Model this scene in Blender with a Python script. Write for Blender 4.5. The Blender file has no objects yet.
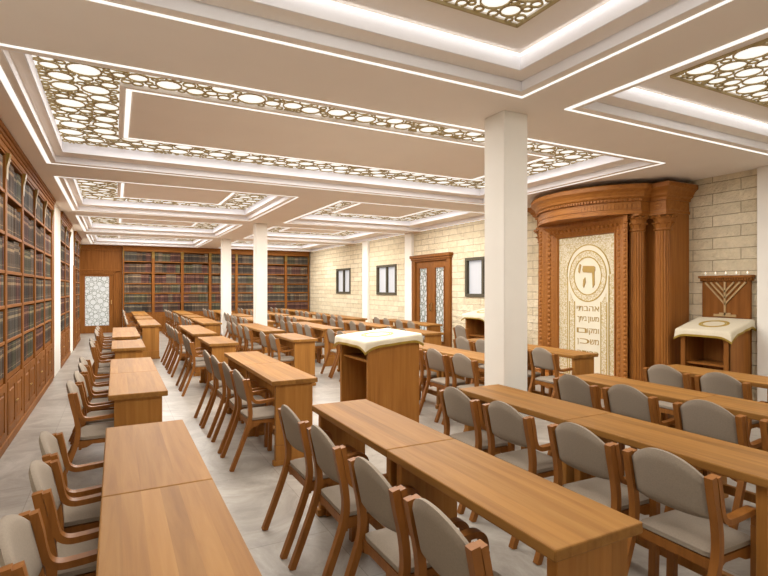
import bpy, bmesh, math, random
from mathutils import Vector, Matrix
random.seed(7)
PI = math.pi
S = bpy.context.scene
COL = S.collection

# ------------------------------------------------------------------ helpers
def lin(r, g, b):
    f = lambda c: (c/255/12.92) if c/255 <= .04045 else ((c/255+.055)/1.055)**2.4
    return (f(r), f(g), f(b), 1)

def tag(o, label=None, cat=None, group=None, kind=None):
    if label: o['label'] = label
    if cat: o['category'] = cat
    if group: o['group'] = group
    if kind: o['kind'] = kind
    return o

def empty(name, loc=(0, 0, 0), rz=0, label=None, cat=None, group=None, kind=None):
    o = bpy.data.objects.new(name, None)
    o.empty_display_size = .1
    COL.objects.link(o)
    o.location = loc
    o.rotation_euler = (0, 0, rz)
    return tag(o, label, cat, group, kind)

def copy_tree(o, parent=None):
    c = o.copy()
    COL.objects.link(c)
    if parent is not None:
        c.parent = parent
    for ch in list(o.children):
        copy_tree(ch, c)
    return c

class MB:
    """collects shapes of ONE part"""
    def __init__(s):
        s.bm = bmesh.new()
        s.mi = 0
        s.uv = None
    def _setmi(s, faces):
        for f in faces: f.material_index = s.mi
    def box(s, x0, x1, y0, y1, z0, z1, bev=0, seg=1):
        r = bmesh.ops.create_cube(s.bm, size=1)
        vs = r['verts']
        M = Matrix.Translation(((x0+x1)/2, (y0+y1)/2, (z0+z1)/2)) @ Matrix.Diagonal((abs(x1-x0), abs(y1-y0), abs(z1-z0), 1))
        bmesh.ops.transform(s.bm, matrix=M, verts=vs)
        if bev:
            es = list({e for v in vs for e in v.link_edges})
            bmesh.ops.bevel(s.bm, geom=es, offset=bev, segments=seg, affect='EDGES', profile=.5)
        if s.mi:
            for v in vs:
                if v.is_valid:
                    for f in v.link_faces: f.material_index = s.mi
        return s
    def prism(s, pts, fn, a, b, cap=True):
        """polygon pts (u,v) extruded between a and b; fn(u,v,w)->xyz"""
        A = [s.bm.verts.new(fn(u, v, a)) for u, v in pts]
        B = [s.bm.verts.new(fn(u, v, b)) for u, v in pts]
        n = len(pts); fs = []
        for i in range(n):
            j = (i+1) % n
            fs.append(s.bm.faces.new((A[i], A[j], B[j], B[i])))
        if cap:
            fs.append(s.bm.faces.new(A[::-1])); fs.append(s.bm.faces.new(B))
        s._setmi(fs)
        return s
    def strip(s, path, th, y0, y1):
        """bent lamination: path in the xz plane, thickness th, from y0 to y1"""
        n = len(path); R = []
        for i in range(n):
            a = Vector(path[max(0, i-1)]); b = Vector(path[min(n-1, i+1)])
            t = (b-a).normalized(); nn = Vector((-t.y, t.x))
            p = Vector(path[i]); q0 = p+nn*th/2; q1 = p-nn*th/2
            R.append([s.bm.verts.new((q.x, y, q.y)) for q, y in ((q0, y0), (q0, y1), (q1, y1), (q1, y0))])
        for i in range(n-1):
            for k in range(4):
                s.bm.faces.new((R[i][k], R[i][(k+1) % 4], R[i+1][(k+1) % 4], R[i+1][k]))
        s.bm.faces.new(R[0][::-1]); s.bm.faces.new(R[-1])
        return s
    def lathe(s, prof, c=(0, 0), n=24, flute=0, nf=16):
        """profile (r,z) turned round a vertical axis at c"""
        R = []
        for r, z in prof:
            ring = []
            for k in range(n):
                a = 2*PI*k/n
                rr = r*(1-flute*(.5+.5*math.cos(nf*a))) if flute else r
                ring.append(s.bm.verts.new((c[0]+rr*math.cos(a), c[1]+rr*math.sin(a), z)))
            R.append(ring)
        for i in range(len(R)-1):
            for k in range(n):
                s.bm.faces.new((R[i][k], R[i][(k+1) % n], R[i+1][(k+1) % n], R[i+1][k]))
        s.bm.faces.new(R[0][::-1]); s.bm.faces.new(R[-1])
        return s
    def ring(s, c, r, w, fn, h, n=20, a0=0, a1=2*PI):
        """flat ring of width w and thickness h in the plane given by fn(u,v,w)"""
        full = abs(a1-a0-2*PI) < 1e-6
        m = n if full else n+1
        Q = []
        for k in range(m):
            a = a0+(a1-a0)*k/n
            Q.append([s.bm.verts.new(fn(c[0]+rr*math.cos(a), c[1]+rr*math.sin(a), ww))
                      for rr, ww in ((r-w, 0), (r, 0), (r, h), (r-w, h))])
        for k in range(n):
            A = Q[k]; B = Q[(k+1) % m]
            for j in range(4):
                s.bm.faces.new((A[j], A[(j+1) % 4], B[(j+1) % 4], B[j]))
        if not full:
            s.bm.faces.new(Q[0]); s.bm.faces.new(Q[-1][::-1])
        return s
    def sweep(s, plan, prof, closed_top=True):
        """profile (offset, z) swept along an open plan polyline, mitred; offset to the right-hand... outward side"""
        n = len(plan); P = [Vector(p) for p in plan]; N = []
        def nrm(a, b):
            t = (b-a).normalized(); return Vector((-t.y, t.x))
        for i in range(n):
            if i == 0: m = nrm(P[0], P[1])
            elif i == n-1: m = nrm(P[-2], P[-1])
            else:
                a, b = nrm(P[i-1], P[i]), nrm(P[i], P[i+1])
                m = (a+b).normalized(); m = m/max(.35, m.dot(a))
            N.append(m)
        R = [[s.bm.verts.new((P[i].x+N[i].x*o, P[i].y+N[i].y*o, z)) for o, z in prof] for i in range(n)]
        for i in range(n-1):
            for k in range(len(prof)-1):
                s.bm.faces.new((R[i][k], R[i+1][k], R[i+1][k+1], R[i][k+1]))
        if closed_top:
            s.bm.faces.new([R[i][-1] for i in range(n)]); s.bm.faces.new([R[i][0] for i in range(n)][::-1])
        return s
    def build(s, name, mats, parent=None, smooth=False, auto=None):
        bmesh.ops.recalc_face_normals(s.bm, faces=s.bm.faces)
        me = bpy.data.meshes.new(name)
        s.bm.to_mesh(me); s.bm.free()
        for m in (mats if isinstance(mats, (list, tuple)) else [mats]): me.materials.append(m)
        o = bpy.data.objects.new(name, me)
        COL.objects.link(o)
        if parent is not None: o.parent = parent
        if smooth:
            for p in me.polygons: p.use_smooth = True
            me.set_sharp_from_angle(angle=math.radians(auto or 40))
        return o

def catmull(pts, k=5):
    out = []
    P = [Vector(p) for p in pts]
    for i in range(len(P)-1):
        p0 = P[max(0, i-1)]; p1 = P[i]; p2 = P[i+1]; p3 = P[min(len(P)-1, i+2)]
        for j in range(k):
            t = j/k
            out.append(.5*((2*p1)+(p2-p0)*t+(2*p0-5*p1+4*p2-p3)*t*t+(3*p1-p0-3*p2+p3)*t**3))
    out.append(P[-1])
    return [tuple(p) for p in out]

# ------------------------------------------------------------------ materials
def newmat(name):
    m = bpy.data.materials.new(name); m.use_nodes = True
    nt = m.node_tree
    return m, nt, nt.nodes['Principled BSDF']
def N(nt, t, **kw):
    n = nt.nodes.new(t)
    for k, v in kw.items():
        if k in n.inputs: n.inputs[k].default_value = v
        else: setattr(n, k, v)
    return n
def ramp(nt, pts):
    r = nt.nodes.new('ShaderNodeValToRGB')
    els = r.color_ramp.elements
    while len(els) < len(pts): els.new(.5)
    for e, (p, c) in zip(els, pts): e.position = p; e.color = c
    return r
L = lambda nt, a, b: nt.links.new(a, b)

def plain(name, c, rough=.6, spec=.4, metal=0, noise=0.0, nscale=20, bump=0):
    m, nt, b = newmat(name)
    b.inputs['Roughness'].default_value = rough
    b.inputs['Specular IOR Level'].default_value = spec
    b.inputs['Metallic'].default_value = metal
    tc = N(nt, 'ShaderNodeTexCoord')
    nz = N(nt, 'ShaderNodeTexNoise', Scale=nscale, Detail=4)
    L(nt, tc.outputs['Object'], nz.inputs['Vector'])
    k = noise
    r = ramp(nt, [(.3, (c[0]*(1-k), c[1]*(1-k), c[2]*(1-k), 1)), (.7, (min(1, c[0]*(1+k)), min(1, c[1]*(1+k)), min(1, c[2]*(1+k)), 1))])
    L(nt, nz.outputs['Fac'], r.inputs['Fac']); L(nt, r.outputs['Color'], b.inputs['Base Color'])
    if bump:
        bp = N(nt, 'ShaderNodeBump', Strength=bump, Distance=.01)
        L(nt, nz.outputs['Fac'], bp.inputs['Height']); L(nt, bp.outputs['Normal'], b.inputs['Normal'])
    return m

def wood(name, dark, mid, light, axis='Y', rough=.42, plank=0.0, pax='X', gs=1.0, spec=.35):
    m, nt, b = newmat(name)
    b.inputs['Roughness'].default_value = rough
    b.inputs['Specular IOR Level'].default_value = spec
    tc = N(nt, 'ShaderNodeTexCoord'); oi = N(nt, 'ShaderNodeObjectInfo')
    add = N(nt, 'ShaderNodeVectorMath', operation='ADD')
    sc = N(nt, 'ShaderNodeVectorMath', operation='SCALE'); sc.inputs['Scale'].default_value = 7.3
    cmb = N(nt, 'ShaderNodeCombineXYZ')
    for k in 'XYZ': L(nt, oi.outputs['Random'], cmb.inputs[k])
    L(nt, cmb.outputs[0], sc.inputs[0]); L(nt, tc.outputs['Object'], add.inputs[0]); L(nt, sc.outputs[0], add.inputs[1])
    mp = N(nt, 'ShaderNodeMapping')
    st = {'X': (1.2, 22, 22), 'Y': (22, 1.2, 22), 'Z': (22, 22, 1.2)}[axis]
    mp.inputs['Scale'].default_value = [v*gs for v in st]
    vec = add.outputs[0]
    tone = None
    if plank:
        sx = N(nt, 'ShaderNodeSeparateXYZ'); L(nt, tc.outputs['Object'], sx.inputs[0])
        dv = N(nt, 'ShaderNodeMath', operation='DIVIDE'); dv.inputs[1].default_value = plank
        L(nt, sx.outputs[pax], dv.inputs[0])
        fl = N(nt, 'ShaderNodeMath', operation='FLOOR'); L(nt, dv.outputs[0], fl.inputs[0])
        ad = N(nt, 'ShaderNodeMath', operation='MULTIPLY_ADD'); ad.inputs[1].default_value = 1.0
        L(nt, fl.outputs[0], ad.inputs[0])
        rr = N(nt, 'ShaderNodeMath', operation='MULTIPLY'); rr.inputs[1].default_value = 37.0
        L(nt, oi.outputs['Random'], rr.inputs[0]); L(nt, rr.outputs[0], ad.inputs[2])
        wn = N(nt, 'ShaderNodeTexWhiteNoise', noise_dimensions='1D'); L(nt, ad.outputs[0], wn.inputs['W'])
        tone = wn.outputs['Value']
        v2 = N(nt, 'ShaderNodeVectorMath', operation='MULTIPLY_ADD')
        L(nt, wn.outputs['Color'], v2.inputs[0]); v2.inputs[1].default_value = (9, 9, 9); L(nt, vec, v2.inputs[2])
        vec = v2.outputs[0]
    L(nt, vec, mp.inputs['Vector'])
    n1 = N(nt, 'ShaderNodeTexNoise', Scale=1.0, Detail=6, Roughness=.6, Distortion=.6)
    L(nt, mp.outputs[0], n1.inputs['Vector'])
    r = ramp(nt, [(.28, dark), (.5, mid), (.74, light)])
    L(nt, n1.outputs['Fac'], r.inputs['Fac'])
    col = r.outputs['Color']
    if tone is not None:
        mr = N(nt, 'ShaderNodeMapRange'); mr.inputs['To Min'].default_value = .86; mr.inputs['To Max'].default_value = 1.12
        L(nt, tone, mr.inputs['Value'])
        mx = N(nt, 'ShaderNodeVectorMath', operation='SCALE'); L(nt, col, mx.inputs[0]); L(nt, mr.outputs[0], mx.inputs['Scale'])
        col = mx.outputs[0]
    L(nt, col, b.inputs['Base Color'])
    bp = N(nt, 'ShaderNodeBump', Strength=.08, Distance=.004)
    L(nt, n1.outputs['Fac'], bp.inputs['Height']); L(nt, bp.outputs['Normal'], b.inputs['Normal'])
    return m

def emit(name, c, s):
    m, nt, b = newmat(name)
    b.inputs['Base Color'].default_value = (.35, .35, .35, 1)
    b.inputs['Emission Color'].default_value = c
    b.inputs['Emission Strength'].default_value = s
    return m

M = {}
M['desk_top'] = wood('oak_top', (.215, .092, .0195, 1), (.268, .124, .028, 1), (.32, .158, .041, 1), 'Y', .55, .07, 'X', spec=.16)
M['desk_panel'] = wood('oak_panel', (.275, .112, .022, 1), (.335, .146, .031, 1), (.39, .180, .043, 1), 'Z', .5, .085, 'X', spec=.2)
M['chair_wood'] = wood('beech', (.195, .070, .0125, 1), (.25, .094, .0185, 1), (.30, .120, .027, 1), 'Z', .45, spec=.25)
M['case'] = wood('walnut', (.155, .054, .0098, 1), (.21, .076, .0148, 1), (.255, .098, .0215, 1), 'Z', .55, spec=.12)
M['case_h'] = wood('walnut_across', (.18, .065, .0125, 1), (.24, .090, .0185, 1), (.28, .108, .0235, 1), 'X', .55, spec=.12)
M['stand'] = wood('honey_veneer', (.27, .105, .019, 1), (.345, .142, .028, 1), (.41, .178, .039, 1), 'Z', .5, spec=.2)
M['stand_h'] = wood('honey_veneer_across', (.27, .105, .019, 1), (.345, .142, .028, 1), (.41, .178, .039, 1), 'X', .5, spec=.2)
M['ark'] = wood('carved_walnut', (.235, .084, .015, 1), (.315, .119, .023, 1), (.38, .152, .033, 1), 'Z', .45, spec=.25)
M['ark_y'] = wood('carved_walnut_across', (.255, .092, .0165, 1), (.34, .130, .025, 1), (.405, .164, .035, 1), 'Y', .45, spec=.25)
M['corbel'] = wood('gilded_walnut', (.17, .095, .015, 1), (.22, .125, .02, 1), (.26, .15, .028, 1), 'Z', .4)
M['cloth'] = plain('cream_cloth', (.66, .60, .465), .85, .1, noise=.03, nscale=60, bump=.05)
M['fabric'] = plain('taupe_fabric', (.285, .236, .184), .9, .15, noise=.06, nscale=140, bump=.08)
M['gold'] = plain('gold_trim', (.34, .22, .03), .4, .5, .35, noise=.1)
M['gold_thread'] = plain('gold_thread', (.42, .29, .06), .6, .3, 0, noise=.1)
M['gold_mesh'] = plain('bronze_lattice', (.40, .30, .13), .5, .5, 0, noise=.1)
M['menorah'] = plain('brass_relief', (.42, .29, .14), .4, .5, .4, noise=.08)
M['plaster'] = plain('white_plaster', (.84, .81, .745), .8, .2, noise=.02, nscale=3)
M['ceil'] = plain('ceiling_paint', (.86, .80, .745), .85, .15, noise=.015, nscale=2)
M['cove'] = plain('cove_white', (.86, .86, .90), .8, .15, noise=.01, nscale=2)
M['frame_grey'] = plain('grey_metal', (.085, .074, .05), .7, .15, noise=.05)
M['lat_grey'] = plain('olive_grey_lattice', (.27, .28, .22), .5, .4, noise=.05)
M['brass'] = plain('brass', (.6, .42, .18), .3, .5, .9)
M['dark'] = plain('dark_rubber', (.05, .04, .035), .7, .2)
M['parch'] = plain('parchment', (.72, .67, .53), .6, .25, noise=.03, nscale=6)
M['ink'] = plain('gold_lettering', (.40, .265, .075), .45, .4, .1, noise=.05)
M['wax'] = plain('white_wax', (.8, .77, .7), .5, .3)
M['diff'] = emit('luminous_panel', (1, .96, .89, 1), 1.5)
M['led'] = emit('led_strip', (1, .95, .88, 1), 1.7)
M['flame'] = emit('flame', (1, .86, .66, 1), 3)
M['winpane'] = emit('frosted_daylight', (.86, .88, .95, 1), .52)
M['door_glass'] = emit('glowing_glass', (.95, .97, .93, 1), .55)  # whiteness of the door glass put in as a weak glow of its own

def speckle():
    m, nt, b = newmat('gold_mosaic')
    tc = N(nt, 'ShaderNodeTexCoord')
    n = N(nt, 'ShaderNodeTexNoise', Scale=30, Detail=2); L(nt, tc.outputs['Object'], n.inputs['Vector'])
    r = ramp(nt, [(.42, (.68, .62, .48, 1)), (.48, (.46, .35, .14, 1)), (.52, (.46, .35, .14, 1)), (.58, (.68, .62, .48, 1))])
    L(nt, n.outputs['Fac'], r.inputs['Fac'])
    L(nt, r.outputs['Color'], b.inputs['Base Color']); b.inputs['Roughness'].default_value = .5
    return m
M['mosaic'] = speckle()

def stone(name, axis):
    m, nt, b = newmat(name)
    b.inputs['Roughness'].default_value = .85; b.inputs['Specular IOR Level'].default_value = .2
    tc = N(nt, 'ShaderNodeTexCoord'); sx = N(nt, 'ShaderNodeSeparateXYZ'); cb = N(nt, 'ShaderNodeCombineXYZ')
    L(nt, tc.outputs['Object'], sx.inputs[0]); L(nt, sx.outputs[axis], cb.inputs['X']); L(nt, sx.outputs['Z'], cb.inputs['Y'])
    nd = N(nt, 'ShaderNodeTexNoise', Scale=9, Detail=3); L(nt, tc.outputs['Object'], nd.inputs['Vector'])
    wv = N(nt, 'ShaderNodeVectorMath', operation='MULTIPLY_ADD'); wv.inputs[1].default_value = (.012, .012, 0)
    L(nt, nd.outputs['Color'], wv.inputs[0]); L(nt, cb.outputs[0], wv.inputs[2])
    br = N(nt, 'ShaderNodeTexBrick', Scale=1.0); br.offset = .43; br.squash = 1
    br.inputs['Brick Width'].default_value = .62; br.inputs['Row Height'].default_value = .15
    br.inputs['Mortar Size'].default_value = .006; br.inputs['Mortar Smooth'].default_value = .3; br.inputs['Bias'].default_value = -.1
    br.inputs['Color1'].default_value = (.71, .615, .44, 1); br.inputs['Color2'].default_value = (.83, .74, .565, 1); br.inputs['Mortar'].default_value = (.46, .38, .26, 1)
    L(nt, wv.outputs[0], br.inputs['Vector'])
    n = N(nt, 'ShaderNodeTexNoise', Scale=7, Detail=8, Roughness=.65); L(nt, tc.outputs['Object'], n.inputs['Vector'])
    rr = ramp(nt, [(.3, (.84, .83, .80, 1)), (.7, (1.06, 1.05, 1.03, 1))]); L(nt, n.outputs['Fac'], rr.inputs['Fac'])
    mx = N(nt, 'ShaderNodeMix', data_type='RGBA', blend_type='MULTIPLY'); mx.inputs['Factor'].default_value = 1
    L(nt, br.outputs['Color'], mx.inputs[6]); L(nt, rr.outputs['Color'], mx.inputs[7]); L(nt, mx.outputs[2], b.inputs['Base Color'])
    ht = N(nt, 'ShaderNodeMath', operation='MULTIPLY_ADD'); ht.inputs[1].default_value = -1.1
    n2 = N(nt, 'ShaderNodeTexNoise', Scale=14, Detail=6, Roughness=.6); L(nt, tc.outputs['Object'], n2.inputs['Vector'])
    L(nt, br.outputs['Fac'], ht.inputs[0]); L(nt, n2.outputs['Fac'], ht.inputs[2])
    bp = N(nt, 'ShaderNodeBump', Strength=.95, Distance=.05); L(nt, ht.outputs[0], bp.inputs['Height']); L(nt, bp.outputs['Normal'], b.inputs['Normal'])
    return m
M['stone'] = stone('cut_stone', 'Y')

def floormat():
    m, nt, b = newmat('stone_tiles')
    tc = N(nt, 'ShaderNodeTexCoord')
    br = N(nt, 'ShaderNodeTexBrick', Scale=1.0); br.offset = .5
    mp = N(nt, 'ShaderNodeMapping'); mp.inputs['Rotation'].default_value = (0, 0, PI/2); mp.inputs['Location'].default_value = (.1, -.62, 0)
    L(nt, tc.outputs['Object'], mp.inputs['Vector']); L(nt, mp.outputs[0], br.inputs['Vector'])
    br.inputs['Brick Width'].default_value = 1.2; br.inputs['Row Height'].default_value = .6; br.inputs['Mortar Size'].default_value = .003
    br.inputs['Color1'].default_value = (1, 1, 1, 1); br.inputs['Color2'].default_value = (.90, .90, .90, 1); br.inputs['Mortar'].default_value = (.66, .65, .63, 1)
    n = N(nt, 'ShaderNodeTexNoise', Scale=1.7, Detail=11, Roughness=.74, Distortion=1.2); L(nt, tc.outputs['Object'], n.inputs['Vector'])
    r = ramp(nt, [(.30, (.215, .19, .158, 1)), (.5, (.335, .302, .26, 1)), (.68, (.475, .44, .388, 1))]); L(nt, n.outputs['Fac'], r.inputs['Fac'])
    mx = N(nt, 'ShaderNodeMix', data_type='RGBA', blend_type='MULTIPLY'); mx.inputs['Factor'].default_value = 1
    L(nt, br.outputs['Color'], mx.inputs[7]); L(nt, r.outputs['Color'], mx.inputs[6]); L(nt, mx.outputs[2], b.inputs['Base Color'])
    b.inputs['Roughness'].default_value = .36; b.inputs['Specular IOR Level'].default_value = .4
    return m
M['floor'] = floormat()

def bookmat(name, c):
    m, nt, b = newmat(name)
    uv = N(nt, 'ShaderNodeUVMap'); sx = N(nt, 'ShaderNodeSeparateXYZ'); L(nt, uv.outputs[0], sx.inputs[0])
    g = (c[0]*1.9+.06, c[1]*1.8+.045, c[2]*1.5+.025, 1); k = (c[0]*.75, c[1]*.75, c[2]*.75, 1); c = (*c, 1)
    r = ramp(nt, [(0, c), (.13, g), (.155, c), (.27, k), (.60, c), (.68, g), (.78, k), (.81, c), (.9, g), (.92, c)])
    r.color_ramp.interpolation = 'CONSTANT'
    L(nt, sx.outputs['Y'], r.inputs['Fac'])
    oi = N(nt, 'ShaderNodeObjectInfo')
    ad = N(nt, 'ShaderNodeMath', operation='ADD'); L(nt, sx.outputs['X'], ad.inputs[0]); L(nt, oi.outputs['Random'], ad.inputs[1])
    fr = N(nt, 'ShaderNodeMath', operation='FRACT'); L(nt, ad.outputs[0], fr.inputs[0])
    rr = ramp(nt, [(0, (.78, .78, .78, 1)), (.5, (1, 1, 1, 1)), (1, (1.36, 1.33, 1.3, 1))]); L(nt, fr.outputs[0], rr.inputs['Fac'])
    mx = N(nt, 'ShaderNodeMix', data_type='RGBA', blend_type='MULTIPLY'); mx.inputs['Factor'].default_value = 1
    L(nt, r.outputs['Color'], mx.inputs[6]); L(nt, rr.outputs['Color'], mx.inputs[7]); L(nt, mx.outputs[2], b.inputs['Base Color'])
    b.inputs['Roughness'].default_value = .6; b.inputs['Specular IOR Level'].default_value = .12
    return m
BOOKM = [bookmat('leather_brown', (.075, .05, .036)), bookmat('leather_maroon', (.082, .04, .033)), bookmat('leather_green', (.070, .064, .043)),
         bookmat('leather_slate', (.078, .068, .056)), bookmat('leather_umber', (.10, .075, .056)), bookmat('leather_black', (.050, .040, .033))]
BOOKN = ['brown', 'maroon', 'dark green', 'slate grey', 'light brown', 'black']

# ------------------------------------------------------------------ room
XL, XR, YF, YB, ZC = -1.30, 7.15, -1.4, 20.5, 3.07
XC = -.95                                   # front plane of the left bookcases
def struct(name, mb, m, parent=None, **k):
    o = mb.build(name, m, parent, **k)
    if parent is None: o['kind'] = 'structure'
    return o
struct('floor', MB().box(XL-.2, XR+.3, YF-.2, YB+.2, -.1, 0), M['floor'])

def slab_with_holes(mb, U, V, holes, fn, a, b):
    """rectangle U x V less holes, between w=a and w=b"""
    us = sorted({U[0], U[1], *[h[0] for h in holes], *[h[1] for h in holes]})
    vs = sorted({V[0], V[1], *[h[2] for h in holes], *[h[3] for h in holes]})
    for i in range(len(us)-1):
        j = 0
        while j < len(vs)-1:
            cu = (us[i]+us[i+1])/2
            solid = lambda j: not any(h[0] < cu < h[1] and h[2] < (vs[j]+vs[j+1])/2 < h[3] for h in holes)
            if not solid(j): j += 1; continue
            k = j
            while k+1 < len(vs)-1 and solid(k+1): k += 1
            mb.prism([(us[i], vs[j]), (us[i+1], vs[j]), (us[i+1], vs[k+1]), (us[i], vs[k+1])], fn, a, b)
            j = k+1

wins = [(16.1, 17.35, 1.37, 2.26), (12.85, 14.1, 1.37, 2.26), (8.35, 9.58, 1.37, 2.26)]
DOOR = (10.12, 11.89, 0, 2.40)
mb = MB()
slab_with_holes(mb, (YF, YB), (0, 3.4), [DOOR]+wins, lambda u, v, w: (w, u, v), XR, XR+.22)
struct('wall_right', mb, M['stone'])
struct('wall_left', MB().box(XL-.15, XL, YF, YB, 0, 3.4), M['plaster'])
struct('wall_back', MB().box(XL-.15, XR+.2, YB, YB+.15, 0, 3.4), M['plaster'])
struct('wall_front', MB().box(XL-.15, XR+.2, YF-.15, YF, 0, 3.4), M['plaster'])

# coffers: (x0, x1, y0, y1, kind, words)
coffers = [
    (-.73, 2.84, -.35, 3.07, 'C', 'square luminous honeycomb panel overhead in the front left ceiling coffer'),
    (3.33, 6.62, -.35, 3.10, 'C', 'square luminous honeycomb panel in the front right ceiling coffer before the ark'),
    (-.73, 5.84, 3.87, 7.31, 'I', 'widest luminous honeycomb panel in the long coffer spanning over the ark front'),
    (-.73, 2.67, 8.13, 11.5, 'I', 'luminous honeycomb panel in the left coffer just behind the widest ceiling coffer'),
    (3.42, 7.13, 8.13, 11.5, 'I', 'luminous honeycomb panel in the right coffer before the wooden double door'),
    (-.73, 2.67, 12.33, 15.65, 'I', 'luminous honeycomb panel in the left coffer, second from the back bookcases'),
    (3.42, 7.13, 12.33, 15.65, 'I', 'luminous honeycomb panel in the right coffer, second from the back bookcases'),
    (-.73, 2.67, 16.55, 19.9, 'I', 'luminous honeycomb panel in the farthest left coffer by the back bookcases'),
    (3.42, 7.13, 16.55, 19.9, 'I', 'luminous honeycomb panel in the farthest right coffer by the back bookcases')]
Z1, Z2 = 3.145, 3.255
LAMP = [17, 18, 24, 30, 30, 30, 30, 32, 32]
mb = MB(); cv = MB()
SI = .10
slab_with_holes(mb, (XL, XR), (YF, YB), [(a+SI-.008, b-SI+.008, c+SI-.008, d-SI+.008) for a, b, c, d, *_ in coffers], lambda u, v, w: (u, v, w), ZC, ZC+.02)
def frame_slab(mb, o, i, z0, z1):
    slab_with_holes(mb, (o[0], o[1]), (o[2], o[3]), [i], lambda u, v, w: (u, v, w), z0, z1)
def inner(r, k):
    if k == 'C': return (r[0]+.25, r[1]-.25, r[2]+.25, r[3]-.25)
    return (r[0]+.19, r[1]-(.56 if r[1] > 7 else .34 if r[1] > 5 else .20), r[2]+.30, r[3]-.34)
ins = lambda r, k: (r[0]+k, r[1]-k, r[2]+k, r[3]-k)
for a, b, c, d, k, w in coffers:
    r = (a, b, c, d)
    n = inner(r, k)
    frame_slab(cv, ins(r, SI-.02), ins(r, SI), ZC+.021, Z1+.02)
    frame_slab(cv, ins(r, SI-.0075), ins(r, SI), ZC, ZC+.021)            # low step
    frame_slab(mb, ins(r, SI+.0005), ins(n, -.01), Z1, Z1+.02)                             # ledge
    frame_slab(cv, ins(n, -.0095), n, Z1, Z2+.05)                     # cove face
    mb.prism([(n[0], n[2]), (n[1], n[2]), (n[1], n[3]), (n[0], n[3])], lambda u, v, w: (u, v, w), Z2+.03, Z2+.05)
    if k == 'C':
        frame_slab(mb, n, ins(r, .57), Z2, Z2+.03)
    else:
        q = ins(n, .57)
        mb.box(q[0], q[1], q[2], q[3], Z2-.02, Z2+.03)
mb.box(XL, XR, YF, YB, 3.40, 3.45)
struct('ceiling', mb, M['ceil'])
struct('trim_4', cv, M['cove'])

def pack(x0, x1, y0, y1, hole, seed, rmin, rmax, tries):
    """circles of falling size, each grown until it touches its neighbours"""
    rnd = random.Random(seed); C = []; g = {}; G = rmax*2+.01
    steps = [(rmax*.72, .03), (rmax*.42, .17), (rmin*1.45, .35), (rmin, .45)]
    for lo, share in steps:
        for t in range(int(tries*share)):
            x = rnd.uniform(x0, x1); y = rnd.uniform(y0, y1)
            r = min(max(lo*1.05, rnd.uniform(lo, min(rmax, lo*1.9))), x-x0+.01, x1-x+.01, y-y0+.01, y1-y+.01)
            if hole:
                r = min(r, math.hypot(max(hole[0]-x, 0, x-hole[1]), max(hole[2]-y, 0, y-hole[3]))+.005)
            if r < lo: continue
            gi, gj = int(x//G), int(y//G); ok = True
            for i in (gi-1, gi, gi+1):
                for j in (gj-1, gj, gj+1):
                    for cx, cy, cr in g.get((i, j), ()):
                        q = math.hypot(cx-x, cy-y)-cr
                        if q < r:
                            r = q
                            if r < lo: ok = False; break
                    if not ok: break
                if not ok: break
            if ok:
                C.append((x, y, r)); g.setdefault((gi, gj), []).append((x, y, r))
    return C

def lattice(mb, circ, fn, w, h, n=14, grow=.006):
    for x, y, r in circ:
        mb.ring((x, y), r+grow, min(w, r*.5), fn, h, n if r > .06 else 10)

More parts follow.
